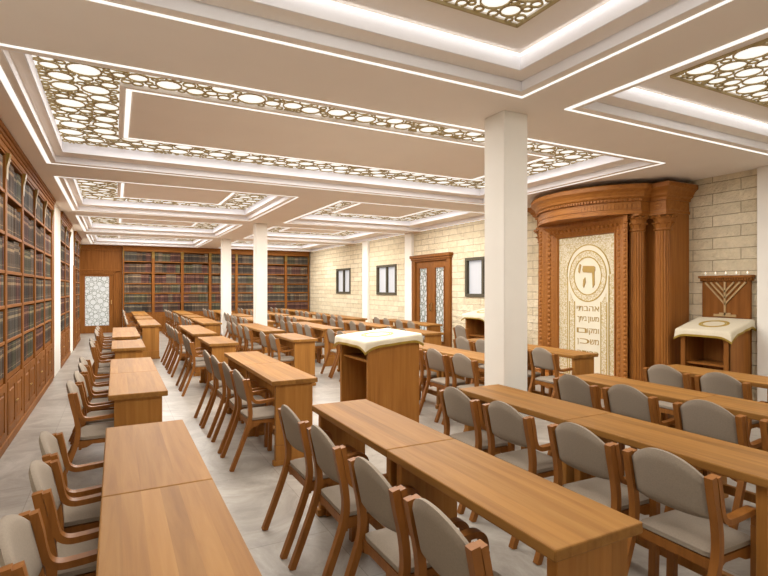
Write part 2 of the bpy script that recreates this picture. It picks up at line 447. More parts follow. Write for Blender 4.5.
for idx, (a, b, c, d, k, words) in enumerate(coffers):
    r = (a, b, c, d)
    t = empty('ceiling_light', ((a+b)/2, (c+d)/2, Z2), 0, words, 'ceiling light', 'luminous honeycomb ceiling panels')
    cx, cy = (a+b)/2, (c+d)/2
    loc = lambda q: (q[0]-cx, q[1]-cx, q[2]-cy, q[3]-cy)
    far = c > 8
    if k == 'C':
        q = loc(ins(r, .57)); hole = None
        MB().box(*q, .012, .03).build('diffuser', M['diff'], t)
        circ = pack(*q, None, idx+3, .020, .125, 26000)
        fr = MB(); o = (q[0]-.010, q[1]+.010, q[2]-.010, q[3]+.010)
        slab_with_holes(fr, (o[0], o[1]), (o[2], o[3]), [q], lambda u, v, w: (u, v, w), -.02, 0)
        fr.build('frame', M['gold_mesh'], t)
        led = MB(); nn = loc(inner(r, k)); slab_with_holes(led, nn[:2], nn[2:], [ins(nn, .017)], lambda u, v, w: (u, v, w), -.012, -.001)
    else:
        q = loc(inner(r, k)); i = ins(q, .57)
        dm = MB(); slab_with_holes(dm, q[:2], q[2:], [i], lambda u, v, w: (u, v, w), .012, .03)
        dm.build('diffuser', M['diff'], t)
        circ = pack(*q, i, idx+3, .026 if far else .020, .125, 60000 if b-a > 5 else 24000)
        led = MB(); i2 = (i[0]+.05, i[1]-.05, i[2]+.05, i[3]-.05); iy = .016 if idx < 3 else .009; i3 = (i2[0]+.042, i2[1]-.042, i2[2]+iy, i2[3]-iy)
        slab_with_holes(led, i2[:2], i2[2:], [i3], lambda u, v, w: (u, v, w), -.028, -.021)
    # the lamp of the panel
    la = bpy.data.lights.new('panel_lamp', 'AREA'); la.shape = 'RECTANGLE'; la.size = q[1]-q[0]-.5; la.size_y = q[3]-q[2]-.5
    la.color = (1, .96, .905); la.energy = LAMP[idx]*(q[1]-q[0])*(q[3]-q[2])
    lamp = bpy.data.objects.new('panel_lamp', la); COL.objects.link(lamp); lamp.parent = t; lamp.location = ((q[0]+q[1])/2, (q[2]+q[3])/2, -.035)
    # cove lamps: thin lines of light along the inner strip, turned to the cove face
    nn = loc(inner(r, k))
    for (px, py, ln, rz) in ((nn[0]+.06, 0, nn[3]-nn[2], PI/2), (nn[1]-.06, 0, nn[3]-nn[2], -PI/2), ((nn[0]+nn[1])/2, nn[2]+.06, nn[1]-nn[0], PI), ((nn[0]+nn[1])/2, nn[3]-.06, nn[1]-nn[0], 0)):
        if abs(rz) == PI/2: py = (nn[2]+nn[3])/2
        lc = bpy.data.lights.new('cove_lamp', 'AREA'); lc.shape = 'RECTANGLE'; lc.size = ln-.1; lc.size_y = .012
        lc.color = (1, .97, .93) if k == 'C' else (.98, .95, 1); lc.energy = ln*(.36 if k == 'C' else .17)
        lo_ = bpy.data.objects.new('cove_lamp', lc); COL.objects.link(lo_); lo_.parent = t
        lo_.location = (px, py, -.016 if k == 'C' else -.03)
        lo_.rotation_euler = (math.radians(68), 0, rz)
    lm = MB(); lattice(lm, circ, lambda u, v, w: (u, v, w), .0125, .010, grow=.004)
    lo = lm.build('lattice', M['gold_mesh'], t)
    led.build('inner_led_strip', M['led'], t)
    eb = .022 if k == 'C' else .011; nb = .024 if idx < 3 else .010
    o = MB(); slab_with_holes(o, r[:2], r[2:], [(r[0]+.042, r[1]-.022, r[2]+nb, r[3]-eb)], lambda u, v, w: (u, v, w), ZC-.006, ZC-.0005)
    so = o.build('led_strip', M['led'])
    tag(so, 'thin white light strip bordering the '+['front left ceiling coffer overhead', 'front right ceiling coffer before the ark', 'widest ceiling coffer', 'left coffer just behind the widest ceiling coffer',
        'right coffer before the wooden double door', 'left coffer second from the back bookcases', 'right coffer second from the back bookcases', 'farthest left coffer by the back bookcases', 'farthest right coffer by the back bookcases'][idx],
        'light strip', 'light strips round the coffers')

# columns and piers
for x, y in ((3.03, 3.48), (3.0, 11.95), (3.0, 16.15)):
    m_ = MB().box(x-.132, x+.132, y-.132, y+.132, 0, ZC, .006)
    struct('column', m_, M['plaster'])
for i, (y0, y1) in enumerate(((3.15, 3.49), (11.90, 12.26), (14.62, 15.0))):
    struct('pilaster', MB().box(7.07, XR+.01, y0, y1, 0, ZC, .006), M['plaster'])
for y0, y1 in ((10.64, 11.72), (14.15, 15.0)):
    struct('pilaster', MB().box(XL-.01, XC+.005, y0, y1, 0, ZC, .006), M['plaster'])

# windows on the right wall
for i, (y0, y1, z0, z1) in enumerate(wins):
    w = empty('window_%d' % (i+1), (XR, (y0+y1)/2, z0), kind='structure')
    hy = (y1-y0)/2; h = z1-z0
    f = MB()
    f.box(-.03, .1, -hy, hy, 0, .07, .004).box(-.03, .1, -hy, hy, h-.07, h, .004).box(-.03, .1, -hy, -hy+.07, .07, h-.07, .004).box(-.03, .1, hy-.07, hy, .07, h-.07, .004)
    f.box(-.01, .09, -.035, .035, .07, h-.07, .003)
    f.build('window_frame', M['frame_grey'], w)
    for s in (-1, 1):
        MB().box(.05, .06, min(s*.035, s*(hy-.07)), max(s*.035, s*(hy-.07)), .07, h-.07).build('pane', M['winpane'], w)

# double door on the right wall
y0, y1, _, zt = DOOR
d = empty('door_1', (XR, (y0+y1)/2, 0), kind='structure'); hy = (y1-y0)/2
f = MB(); f.box(-.07, .12, -hy, -hy+.15, 0, zt-.12, .008).box(-.07, .12, hy-.15, hy, 0, zt-.12, .008).box(-.07, .12, -hy, hy, zt-.14, zt-.03, .008)
f.box(-.12, .1, -hy-.05, hy+.05, zt-.05, zt+.03, .012).box(-.095, .1, -hy-.02, hy+.02, zt-.10, zt-.05, .01)
f.build('door_frame', M['case'], d)
lw = hy-.15
for s in (-1, 1):
    a, b = (0.004, lw) if s > 0 else (-lw, -.004)
    gl = (a+.19, b-.16) if s > 0 else (a+.16, b-.19)
    leaf = MB(); slab_with_holes(leaf, (a, b), (.0, zt-.14), [(gl[0], gl[1], .25, zt-.32)], lambda u, v, w: (w, u, v), -.02, .04)
    lo = leaf.build('door_leaf', M['case'], d)
    mo = MB(); slab_with_holes(mo, (gl[0]-.03, gl[1]+.03), (.22, zt-.29), [(gl[0], gl[1], .25, zt-.32)], lambda u, v, w: (w, u, v), -.035, -.02)
    mo.build('moulding', M['case'], lo)
    MB().box(.008, .018, gl[0], gl[1], .25, zt-.32).build('glass', M['door_glass'], lo)
    lt = MB(); lattice(lt, pack(gl[0], gl[1], .25, zt-.32, None, 50+s, .030, .075, 7000), lambda u, v, w: (w-.008, u, v), .008, .012)
    lt.build('lattice', M['lat_grey'], lo)
    MB().box(-.06, -.02, s*.05-.012, s*.05+.012, 1.0, 1.18, .005).build('handle', M['brass'], lo)

# panelling and door at the left end of the back wall
yb = YB-.10
tr = MB().box(XL+.001, .215, yb, YB-.001, 2.16, ZC-.001).box(.10, .215, yb, YB-.001, 0, 2.16)
tr.box(XL+.001, .22, yb-.03, yb, 2.86, 2.93, .008).box(XL+.001, .22, yb-.06, yb, 2.93, ZC-.001, .01)
struct('trim_1', tr, M['case'])
d = empty('door_2', (0, yb, 0), kind='structure')
f = MB(); f.box(-1.295, -1.12, -.05, .09, 0, 2.16, .006).box(-.06, .0, -.05, .09, 0, 2.1, .006).box(.0, .06, -.075, .09, 0, 2.16, .006).box(.06, .115, -.05, .09, 0, 2.16, .006)
f.box(-1.295, .06, -.075, .09, 2.10, 2.16, .006).box(-1.12, -.06, -.05, .09, 2.04, 2.10, .006).box(-1.295, .15, -.10, .09, 2.16, 2.21, .008)
f.build('door_frame', M['case'], d)
lf = MB(); G = (-.93, -.20, .26, 1.97)
slab_with_holes(lf, (-1.12, -.06), (0, 2.04), [G], lambda u, v, w: (u, w, v), 0, .06)
lo = lf.build('door_leaf', M['case'], d)
MB().box(G[0], G[1], .03, .04, G[2], G[3]).build('glass', M['door_glass'], lo)
circ = pack(G[0], G[1], G[2], G[3], None, 77, .024, .10, 7000)
lt = MB(); lattice(lt, circ, lambda u, v, w: (u, .018+w, v), .010, .012)
lt.build('lattice', M['lat_grey'], lo)
MB().box(-.14, -.115, -.03, 0, 1.0, 1.15, .005).build('handle', M['brass'], lo)
# side door in the left wall, its casing standing proud of the pier
d = empty('door_3', (XC, 15.3, 0), kind='structure')
f = MB(); f.box(-.12, .03, -.29, -.17, 0, 2.14, .006).box(-.12, .03, .17, .29, 0, 2.14, .006).box(-.12, .03, -.17, .17, 2.04, 2.14, .006)
f.build('door_frame', M['case'], d)
MB().box(-.10, -.05, -.17, .17, 0, 2.04, .004).build('door_leaf', M['case'], d)
struct('trim_2', MB().box(XL, XC-.02, 15.0, 15.6, 2.14, ZC), M['plaster'])

# ------------------------------------------------------------------ bookcases and books
SH = [.70, 1.05, 1.40, 1.745, 2.125, 2.53]          # shelf tops
TOPZ = 2.92
BD = .34
def make_bookcase(w, depth):
    """local: x along the width, front at y=0, depth +y"""
    t = empty('bookcase')
    c = MB()
    c.box(0, .048, 0, depth, 0, TOPZ, .003).box(w-.048, w, 0, depth, 0, TOPZ, .003).box(.048, w-.048, depth-.02, depth, 0, TOPZ)
    c.box(.048, w-.048, .02, depth-.02, .64, .70).box(.048, w-.048, .0, depth-.02, TOPZ-.05, TOPZ).box(.048, w-.048, .02, .05, 0, .10)
    c.build('carcass', M['case'], t)
    for z in SH[1:]:
        MB().box(.048, w-.048, .006, depth-.02, z-.034, z, .003).build('shelf', M['case_h'], t)
    k = MB()
    for (y0, z0, z1) in ((-.012, TOPZ-.03, TOPZ+.03), (-.024, TOPZ+.03, TOPZ+.065), (-.038, TOPZ+.065, TOPZ+.10), (-.055, TOPZ+.10, ZC-.004)):
        k.box(0, w, y0, depth, z0, z1, .006)
    k.build('cornice', M['case_h'], t)
    MB().box(0, w, -.015, .02, 0, .09, .006).build('plinth', M['case_h'], t)
    n = 2
    for i in range(n):
        a = .05+(w-.10)*i/n+.004; b = .05+(w-.10)*(i+1)/n-.004
        dm = MB(); slab_with_holes(dm, (a, b), (.105, .635), [(a+.07, b-.07, .175, .565)], lambda u, v, q: (u, q, v), -.006, .018)
        do = dm.build('cabinet_door', M['case'], t)
        MB().box(a+.06, b-.06, .004, .016, .165, .575).box(a+.10, b-.10, -.004, .012, .205, .535, .006).build('raised_panel', M['case'], do)
        kx = b-.035 if i == 0 else a+.035
        MB().box(kx-.008, kx+.008, -.022, -.006, .36, .38, .005).build('knob', M['brass'], do)
    for x in (.0, w-.048):
        cb = MB()
        cb.prism([(0, TOPZ-.03), (0, TOPZ-.28), (-.006, TOPZ-.28), (-.010, TOPZ-.16), (-.026, TOPZ-.09), (-.034, TOPZ-.03)], lambda u, v, q: (q, u, v), x+.002, x+.046)
        cb.build('corbel', M['corbel'], t)
    return t

cases = []        # (locate fn, width, words, tag)
def place_case(proto, first, loc, rz, label):
    t = proto if first else copy_tree(proto)
    t.location = loc; t.rotation_euler = (0, 0, rz)
    tag(t, label, 'bookcase', 'built-in bookcases')
ordn = ['first', 'second', 'third', 'fourth', 'fifth', 'sixth', 'seventh', 'eighth']
bays = []          # (origin, rz, width, key, near-label)
BW = 1.03
prot = make_bookcase(BW, BD)
left_labels = {5: 'tall wooden bookcase beside the white pier, last in the near left run',
               4: 'tall wooden bookcase second from the white pier in the near left run',
               3: 'tall wooden bookcase third from the white pier in the near left run',
               2: 'tall wooden bookcase fourth from the white pier in the near left run',
               1: 'tall wooden bookcase cut by the left picture edge, nearest in view',
               0: 'tall wooden bookcase at the near end of the left wall'}
for i in range(1, 6):
    y = 4.13+BW*i
    place_case(prot, i == 1, (XC, y, 0), PI/2, left_labels[i])
    bays.append(((XC, y), PI/2, BW, 'L%d' % i))
place_case(prot, False, (XC, 4.13, 0), PI/2, left_labels[0]); bays.append(((XC, 4.13), PI/2, BW, 'L0'))
struct('trim_3', MB().box(XL, XC, 10.31, 10.64, 0, ZC-.001), M['case'])
for j, y in enumerate((11.73, 12.93)):
    p2 = make_bookcase(1.20, BD) if j == 0 else p2
    place_case(p2, j == 0, (XC, y, 0), PI/2, 'narrow-looking wooden bookcase between the two left piers, '+('nearer' if j == 0 else 'farther')+' one')
    bays.append(((XC, y), PI/2, 1.2, 'M%d' % j))
for j in range(2):
    y = 15.62+1.16*j
    p3 = make_bookcase(1.16, BD) if j == 0 else p3
    place_case(p3, j == 0, (XC, y, 0), PI/2, 'wooden bookcase on the far left wall, %s from the side door toward the back' % ordn[j])
    bays.append(((XC, y), PI/2, 1.16, 'N%d' % j))
bx0, bw = .225, (7.10-.225)/7
for j in range(7):
    p4 = make_bookcase(bw, .28) if j == 0 else p4
    place_case(p4, j == 0, (bx0+bw*j, YB-.285, 0), 0, 'wooden bookcase full of books on the back wall, %s from the left' % ordn[j])
    bays.append(((bx0+bw*j, YB-.285), 0, bw, 'B%d' % j))

rb = random.Random(21)
def book_geo(mb, x0, w, z0, h, y0, dep, uvl):
    """rounded-spine volume, spine toward -y"""
    pts = [(x0, y0+.012), (x0+w*.22, y0+.002), (x0+w*.5, y0), (x0+w*.78, y0+.002), (x0+w, y0+.012), (x0+w, y0+dep), (x0, y0+dep)]
    return pts
books = []
for (o, rz, w, key) in bays:
    for si, z in enumerate(SH):
        top = (SH[si+1]-.034) if si < 5 else TOPZ-.05
        x = .052
        while x < w-.09:
            run = rb.randint(3, 11); bwid = rb.uniform(.034, .052); h = min(top-z-.015, rb.uniform(.285, .34)); mi = rb.choices(range(6), [5, 4, 3, 4, 3, 2])[0]; dy = rb.uniform(.006, .016)
            for _ in range(run):
                if x+bwid > w-.05: break
                books.append((o, rz, x, bwid-.0015, z, h-rb.uniform(0, .004), dy+rb.uniform(0, .004), mi, key, si)); x += bwid
            if x+bwid > w-.05 and x > w-.09: break
def bworld(b):
    (o, rz, x, bw_, z, h, dy, mi, key, si) = b
    return (o[0], o[1]+x) if rz else (o[0]+x, o[1])
near = sorted([b for b in books if b[8] in ('L1', 'L2', 'L3') and bworld(b)[1] > 5.62], key=lambda b: bworld(b)[1])[:300]
nearset = set(map(id, near))
def add_book(mb, uvl, o, rz, x, bwid, z, h, dy, mi, dep=.20, ux=.5):
    ca, sa = math.cos(rz), math.sin(rz)
    pts = [(x, dy+.010), (x+bwid*.2, dy+.002), (x+bwid*.5, dy), (x+bwid*.8, dy+.002), (x+bwid, dy+.010), (x+bwid, dy+dep), (x, dy+dep)]
    A = []; B = []
    for u, v in pts:
        X = o[0]+u*ca-v*sa; Y = o[1]+u*sa+v*ca
        A.append(mb.bm.verts.new((X, Y, z))); B.append(mb.bm.verts.new((X, Y, z+h)))
    n = len(pts); fs = []
    for i in range(n):
        j = (i+1) % n
        f = mb.bm.faces.new((A[i], A[j], B[j], B[i])); fs.append((f, (0, 0, 1, 1)))
    f = mb.bm.faces.new(B); fs.append((f, (.5,)*n)); f = mb.bm.faces.new(A[::-1]); fs.append((f, (.5,)*n))
    for f, vs in fs:
        f.material_index = mi
        for lp, vv in zip(f.loops, vs): lp[uvl].uv = (ux, vv)
mb = MB(); uvl = mb.bm.loops.layers.uv.new('UVMap')
for b in books:
    if id(b) in nearset: continue
    (o, rz, x, bwid, z, h, dy, mi, key, si) = b
    add_book(mb, uvl, o, rz, x, bwid, z, h, dy, mi, ux=rb.random())
o_ = mb.build('books', BOOKM)
tag(o_, 'rows of leather-bound books filling the back and farther left bookcases', 'books', kind='stuff')
shelfw = ['bottom', 'second', 'third', 'fourth', 'fifth', 'top']
basew = {'L1': 'bookcase cut by the left edge', 'L2': 'fourth bookcase before the pier', 'L3': 'third bookcase before the pier'}
meshes = {}
for b in near:
    (o, rz, x, bwid, z, h, dy, mi, key, si) = b
    mk = mi
    if mk not in meshes:
        mm = MB(); u2 = mm.bm.loops.layers.uv.new('UVMap'); add_book(mm, u2, (0, 0), PI/2, -.5, 1, 0, 1, 0, 0)
        q = mm.build('book', BOOKM[mi]); meshes[mk] = q.data; ob = q
    else:
        ob = bpy.data.objects.new('book', meshes[mk]); COL.objects.link(ob)
    ob.location = (o[0]-dy, o[1]+x+bwid/2, z); ob.scale = (1, bwid, h)
    tag(ob, '%s leather book on the %s shelf of the %s' % (BOOKN[mi], shelfw[si], basew[key]), 'book', '%s books on the %s shelf of the %s' % (BOOKN[mi], shelfw[si], basew[key]))

# ------------------------------------------------------------------ desks
DW = .42; DH = .755
def make_desk(Ln):
    t = empty('desk')
    MB().box(-DW/2, DW/2, -Ln/2+.001, Ln/2-.001, DH-.042, DH, .006, 2).build('tabletop', M['desk_top'], t)
    for s in (-1, 1):
        y = s*(Ln/2-.055)
        p = MB().box(-.17, .17, y-.024, y+.024, .18, DH-.042, .003).build('side_panel', M['desk_panel'], t)
        MB().box(-.172, .172, y-.026, y+.026, .045, .178, .003).box(-.19, .19, y-.028, y+.028, 0, .045, .004).build('foot', M['desk_panel'], p)
    MB().box(-.02, .02, -Ln/2+.08, Ln/2-.08, .10, .16, .004).build('stretcher', M['desk_panel'], t)
    return t
desk_proto = {}
rows = [-.05, 1.21, 2.46, 3.67, 4.90, 6.10]
rowname = ['leftmost', 'second', 'third', 'fourth', 'fifth', 'sixth']
ROWX = lambda r, b: rows[r] if b < 4 else [.48, 1.79, 3.17 if b == 5 else 3.06, 4.31, 5.56][r]
blocks = [((1.16, 2.28), (2.28, 3.40)), ((4.40, 5.52), (5.52, 6.64)), ((7.77, 8.98),), ((9.58, 10.74), (10.74, 11.91)), ((12.36, 13.50), (13.50, 14.65)), ((15.10, 16.65),), ((17.10, 18.45), (18.45, 19.80))]
have = {0: [0, 1, 2, 3, 4], 1: [0, 1, 3, 4], 2: [0, 1, 2, 3, 4], 3: [0, 1, 2, 3, 4, 5], 4: [0, 1, 2, 3, 4], 5: [0, 1, 2, 3, 4], 6: [0, 1, 2, 3, 4]}
bname = ['front', 'second', 'third', 'fourth', 'fifth', 'sixth', 'rearmost']

# ------------------------------------------------------------------ chairs
def make_chair():
    t = empty('armchair')
    post = catmull([(-.045, .775), (-.026, .68), (-.004, .58), (.006, .48), (-.004, .40), (-.040, .29), (-.098, .14), (-.155, 0)], 4)
    arm = catmull([(-.014, .775), (.002, .70), (.012, .64), (.026, .595), (.058, .572), (.11, .570), (.19, .576), (.25, .580), (.285, .568), (.300, .538), (.302, .50)], 4)
    leg = catmull([(.302, .50), (.302, .38), (.298, .2), (.290, 0)], 3)
    for s in (-1, 1):
        y = s*.200
        MB().strip(post, .034, y-.018, y+.018).build('leg', M['chair_wood'], t, smooth=True, auto=45)
        MB().strip(arm, .026, y-.021, y+.021).build('armrest', M['chair_wood'], t, smooth=True, auto=45)
        MB().strip(leg, .034, y-.020, y+.020).build('leg', M['chair_wood'], t, smooth=True, auto=45)
    f = MB()
    for s in (-1, 1):
        y = s*.166
        f.prism([(.02, .402), (.295, .402), (.295, .345), (.25, .35), (.20, .372), (.10, .372), (.06, .35), (.02, .345)], lambda u, v, w: (u, w, v), y-.013, y+.013)
    f.box(.272, .296, -.153, .153, .358, .402).box(.0, .024, -.181, .181, .358, .402)
    f.prism([(-.180, .40), (.180, .40), (.180, .335), (.13, .35), (.08, .372), (-.08, .372), (-.13, .35), (-.180, .335)], lambda u, v, w: (w, u, v), .006, .026)
    f.build('seat_frame', M['chair_wood'], t)
    # seat pad: rounded slab, slightly crowned
    mb = MB(); nx, ny = 10, 10
    def seatv(i, j, top):
        u = i/nx*2-1; v = j/ny*2-1
        e = max(abs(u)**8, abs(v)**8)
        wy = .178
        x = .165+.165*u; y = wy*v
        if abs(u) > .93 and abs(v) > .93: x -= .008*math.copysign(1, u); y -= .008*math.copysign(1, v)
        z = .424+(.024*(1-.75*e)+.006*(1-u*u)*(1-v*v)) if top else .424-.021*(1-.3*e)
        return (x, y, z)
    T = [[mb.bm.verts.new(seatv(i, j, 1)) for j in range(ny+1)] for i in range(nx+1)]
    B = [[mb.bm.verts.new(seatv(i, j, 0)) for j in range(ny+1)] for i in range(nx+1)]
    for i in range(nx):
        for j in range(ny):
            mb.bm.faces.new((T[i][j], T[i+1][j], T[i+1][j+1], T[i][j+1])); mb.bm.faces.new((B[i][j], B[i][j+1], B[i+1][j+1], B[i+1][j]))
    for i in range(nx):
        mb.bm.faces.new((T[i][0], B[i][0], B[i+1][0], T[i+1][0])); mb.bm.faces.new((T[i][ny], T[i+1][ny], B[i+1][ny], B[i][ny]))
    for j in range(ny):
        mb.bm.faces.new((T[0][j], T[0][j+1], B[0][j+1], B[0][j])); mb.bm.faces.new((T[nx][j], B[nx][j], B[nx][j+1], T[nx][j+1]))
    mb.build('seat', M['fabric'], t, smooth=True, auto=60)
    # back pad: arched top, hollowed in plan
    mb = MB(); ny, nz = 16, 10; W = .181
    def bv(i, j, side):
        v = i/ny*2-1; tt = j/nz
        y = W*v
        zt = .752+.086*max(0, 1-abs(v)**2.2)
        zb = .572+.012*abs(v)**6
        z = zb+(zt-zb)*tt
        lean = .004+(.54-z)*.22
        e = max(abs(v)**7, abs(2*tt-1)**9)
        x = lean-.026*(1-v*v)+.010+side*.020*(1-.62*e)
        return (x, y, z)
    F = [[mb.bm.verts.new(bv(i, j, 1)) for j in range(nz+1)] for i in range(ny+1)]
    K = [[mb.bm.verts.new(bv(i, j, -1)) for j in range(nz+1)] for i in range(ny+1)]
    for i in range(ny):
        for j in range(nz):
            mb.bm.faces.new((F[i][j], F[i+1][j], F[i+1][j+1], F[i][j+1])); mb.bm.faces.new((K[i][j], K[i][j+1], K[i+1][j+1], K[i+1][j]))
        mb.bm.faces.new((F[i][0], K[i][0], K[i+1][0], F[i+1][0])); mb.bm.faces.new((F[i][nz], F[i+1][nz], K[i+1][nz], K[i][nz]))
    for j in range(nz):
        mb.bm.faces.new((F[0][j], F[0][j+1], K[0][j+1], K[0][j])); mb.bm.faces.new((F[ny][j], K[ny][j], K[ny][j+1], F[ny][j+1]))
    mb.build('backrest', M['fabric'], t, smooth=True, auto=60)
    return t
chair = make_chair(); used = [0]
def put_chair(x, y, rz, label):
    c = chair if not used[0] else copy_tree(chair)
    used[0] = 1
    c.location = (x, y, 0); c.rotation_euler = (0, 0, rz)
    tag(c, label, 'chair', 'taupe padded armchairs')
rc = random.Random(5)
for b, units in enumerate(blocks):
    for r in have[b]:
        X0 = ROWX(r, b)
        for k, (y0, y1) in enumerate(units):
            Ln = round(y1-y0, 3)
            if Ln not in desk_proto: t = desk_proto[Ln] = make_desk(Ln)
            else: t = copy_tree(desk_proto[Ln])
            t.location = (X0+DW/2, (y0+y1)/2, 0)
            half = '' if len(units) == 1 else ('near half of ' if k == 0 else 'far half of ')
            place = '%s block in the %s row' % (bname[b], rowname[r]) + ('' if r == 0 else ' from left')
            tag(t, 'oak study desk, %sthe %s' % (half, place), 'desk', 'oak study desks')
        ys = []
        for (y0, y1) in units:
            m = (y1-y0)/2
            ys += [y0+m-.26, y0+m+.26] if y1-y0 < 1.3 else ([y0+m-.30, y0+m+.30] if len(units) == 2 else [y0+m-.5, y0+m, y0+m+.5])
        seq = {2: ['nearer', 'farther'], 3: ['nearest', 'middle', 'farthest'], 4: ['nearest', 'second', 'third', 'farthest']}[len(ys)]
        for s_, y in zip(seq, ys):
            if b == 0 and r == 0 and s_ == 'nearest': continue
            put_chair(X0-.19+rc.uniform(-.012, .012), y+rc.uniform(-.012, .012), rc.uniform(-.03, .03),
                      'taupe padded armchair, %s one at the %s desk block, %s row%s' % (s_, bname[b], rowname[r], '' if r == 0 else ' from left'))

# ------------------------------------------------------------------ covered lecterns
def cloth(name, xs, ys, zf, zb, drop, label, loc, emb=True):
    """slanted top from x=xs[0] (height zf) to x=xs[1] (height zb)"""
    x0, x1 = xs; y0, y1 = ys; n = 22
    zz = lambda x: zf+(zb-zf)*(x-x0)/(x1-x0)
    top = MB(); g = [[top.bm.verts.new((x0+(x1-x0)*i/n, y0+(y1-y0)*j/n, zz(x0+(x1-x0)*i/n)+.004)) for j in range(n+1)] for i in range(n+1)]
    for i in range(n):
        for j in range(n): top.bm.faces.new((g[i][j], g[i+1][j], g[i+1][j+1], g[i][j+1]))
    loop = [(0, j) for j in range(n)]+[(i, n) for i in range(n)]+[(n, n-j) for j in range(n)]+[(n-i, 0) for i in range(n)]
    tot = len(loop); prev = [g[i][j] for i, j in loop]; rings = []
    cxm, cym = (x0+x1)/2, (y0+y1)/2
    for q in (1, 2, 3, 4):
        cur = []
        for k, (i, j) in enumerate(loop):
            v = g[i][j].co
            dx = -1 if i == 0 else (1 if i == n else 0); dy = -1 if j == 0 else (1 if j == n else 0)
            corner = 1.0 if dx and dy else 0
            edge = min(min(i, n-i) if (j in (0, n)) else min(j, n-j), 99)
            sag = drop*(1+.75*math.exp(-edge/1.3))
            f = [0, .10, .35, .7, 1][q]
            wav = .006*math.sin(k*.9)*f
            out = .010*min(1, q)+.008*f+wav
            cur.append(top.bm.verts.new((v.x+dx*out, v.y+dy*out, v.z-.002-sag*f)))
        for k in range(tot):
            k2 = (k+1) % tot
            top.bm.faces.new((prev[k], prev[k2], cur[k2], cur[k]))
        prev = cur; rings.append(cur)
    hem = [v.co.copy() for v in prev]
    t = empty(name, loc)
    tag(t, label, 'cloth', 'embroidered cream covers')
    o = top.build('drape', M['cloth'], t, smooth=True, auto=70)
    sm = o.modifiers.new('thickness', 'SOLIDIFY'); sm.thickness = .004; sm.offset = 1
    tm = MB(); c = sum(hem, Vector())/len(hem); A = []
    for v in hem:
        d = Vector((v.x-c.x, v.y-c.y, 0)); d = Vector((math.copysign(1, d.x) if abs(abs(v.x-c.x)-(x1-x0)/2) < .06 else 0, math.copysign(1, d.y) if abs(abs(v.y-c.y)-(y1-y0)/2) < .06 else 0, 0))
        A.append([tm.bm.verts.new(v+d*.006+Vector((0, 0, z))) for z in (.022, -.004)]+[tm.bm.verts.new(v-d*.002+Vector((0, 0, z))) for z in (-.004, .022)])
    for k in range(tot):
        P, Q = A[k], A[(k+1) % tot]
        for j in range(4): tm.bm.faces.new((P[j], P[(j+1) % 4], Q[(j+1) % 4], Q[j]))
    tm.build('gold_fringe', M['gold'], t)
    e = MB(); th = math.atan2(zb-zf, x1-x0)
    rx, ry = (x1-x0)*.27, (y1-y0)*.27
    for sc, w_ in ((1, .034), (.78, .012)):
        Q = []
        for k in range(40):
            a = 2*PI*k/40
            for rr in (sc, sc-w_/ry): Q.append(e.bm.verts.new((cxm+rx*rr*math.cos(a), cym+ry*rr*math.sin(a), zz(cxm+rx*rr*math.cos(a))+.011)))
        for k in range(40):
            a, b_, c_, d_ = Q[2*k], Q[2*k+1], Q[(2*k+3) % 80], Q[(2*k+2) % 80]
            e.bm.faces.new((a, b_, c_, d_))
    eo = e.build('embroidery', M['gold_thread'], t)
    sm = eo.modifiers.new('thickness', 'SOLIDIFY'); sm.thickness = .003
    return t

def lectern(name, label, cat, loc, depth, wid, zf, zb, parts_small=False):
    mv, mh = (M['ark'], M['case_h']) if parts_small else (M['stand'], M['stand_h'])
    """opening and shelf toward -x; slanted top"""
    t = empty(name, loc, 0, label, cat)
    h = wid/2
    for s in (-1, 1):
        y = s*(h-.02)
        MB().prism([(0, 0), (depth, 0), (depth, zb-.03), (0, zf-.03)], lambda u, v, w: (u, w, v), y-.02, y+.02).build('side_panel', mv, t)
    MB().box(depth-.025, depth, -h+.04, h-.04, 0, zf-.04).build('back_panel', mv, t)
    MB().box(.02, depth-.025, -h+.04, h-.04, .02, .07).build('bottom_board', mh, t)
    for z in ((zf-.21,) if not parts_small else (zf-.42,)):
        MB().box(.03, depth-.025, -h+.04, h-.04, z-.022, z).build('shelf', mh, t)
    MB().prism([(-.015, zf-.032), (depth+.01, zb-.032), (depth+.01, zb), (-.015, zf)], lambda u, v, w: (u, w, v), -h-.01, h+.01).build('top_board', mv, t)
    return t

bim = lectern('reading_stand', 'large wooden reading stand with an open shelf under the cream cloth in the aisle', 'reading stand', (2.36, 5.24, 0), .63, .76, 1.0, 1.055)
cloth('table_cover', (-.035, .635), (-.405, .405), 1.002, 1.062, .075, 'large cream cover with gold hem on the central reading stand', (2.36, 5.24, 0))
lec = lectern('lectern', 'wooden lectern with brass menorah board against the stone wall right of the ark', 'lectern', (6.62, 3.87, 0), .46, .60, 1.03, 1.165, True)
cloth('table_cover', (-.035, .455), (-.335, .335), 1.032, 1.17, .08, 'small cream cover with gold hem on the lectern below the menorah board', (6.62, 3.87, 0))
h = .30
for s in (-1, 1):
    p = MB().box(-.012, .03, s*(h-.03)-.03, s*(h-.03)+.03, 0, .99, .004).box(-.02, .03, s*(h-.03)-.037, s*(h-.03)+.037, .90, .985, .006)
    p.build('front_post', M['case'], lec)
bb = MB().box(.465, .505, -.30, .30, 0, 1.66, .004)
bo = bb.build('backboard', M['case'], lec)
MB().box(.425, .52, -.335, .335, 1.70, 1.735, .006).box(.445, .51, -.32, .32, 1.66, 1.70, .006).build('ledge', M['case_h'], bo)
dn = MB()
for k in range(20):
    y = -.30+.6*(k+.5)/20
    dn.box(.432, .446, y-.009, y+.009, 1.672, 1.698)
dn.build('dentil_band', M['case_h'], bo)
mn = MB()
fn = lambda u, v, w: (.465-w, -u, v)           # u to the viewer's right
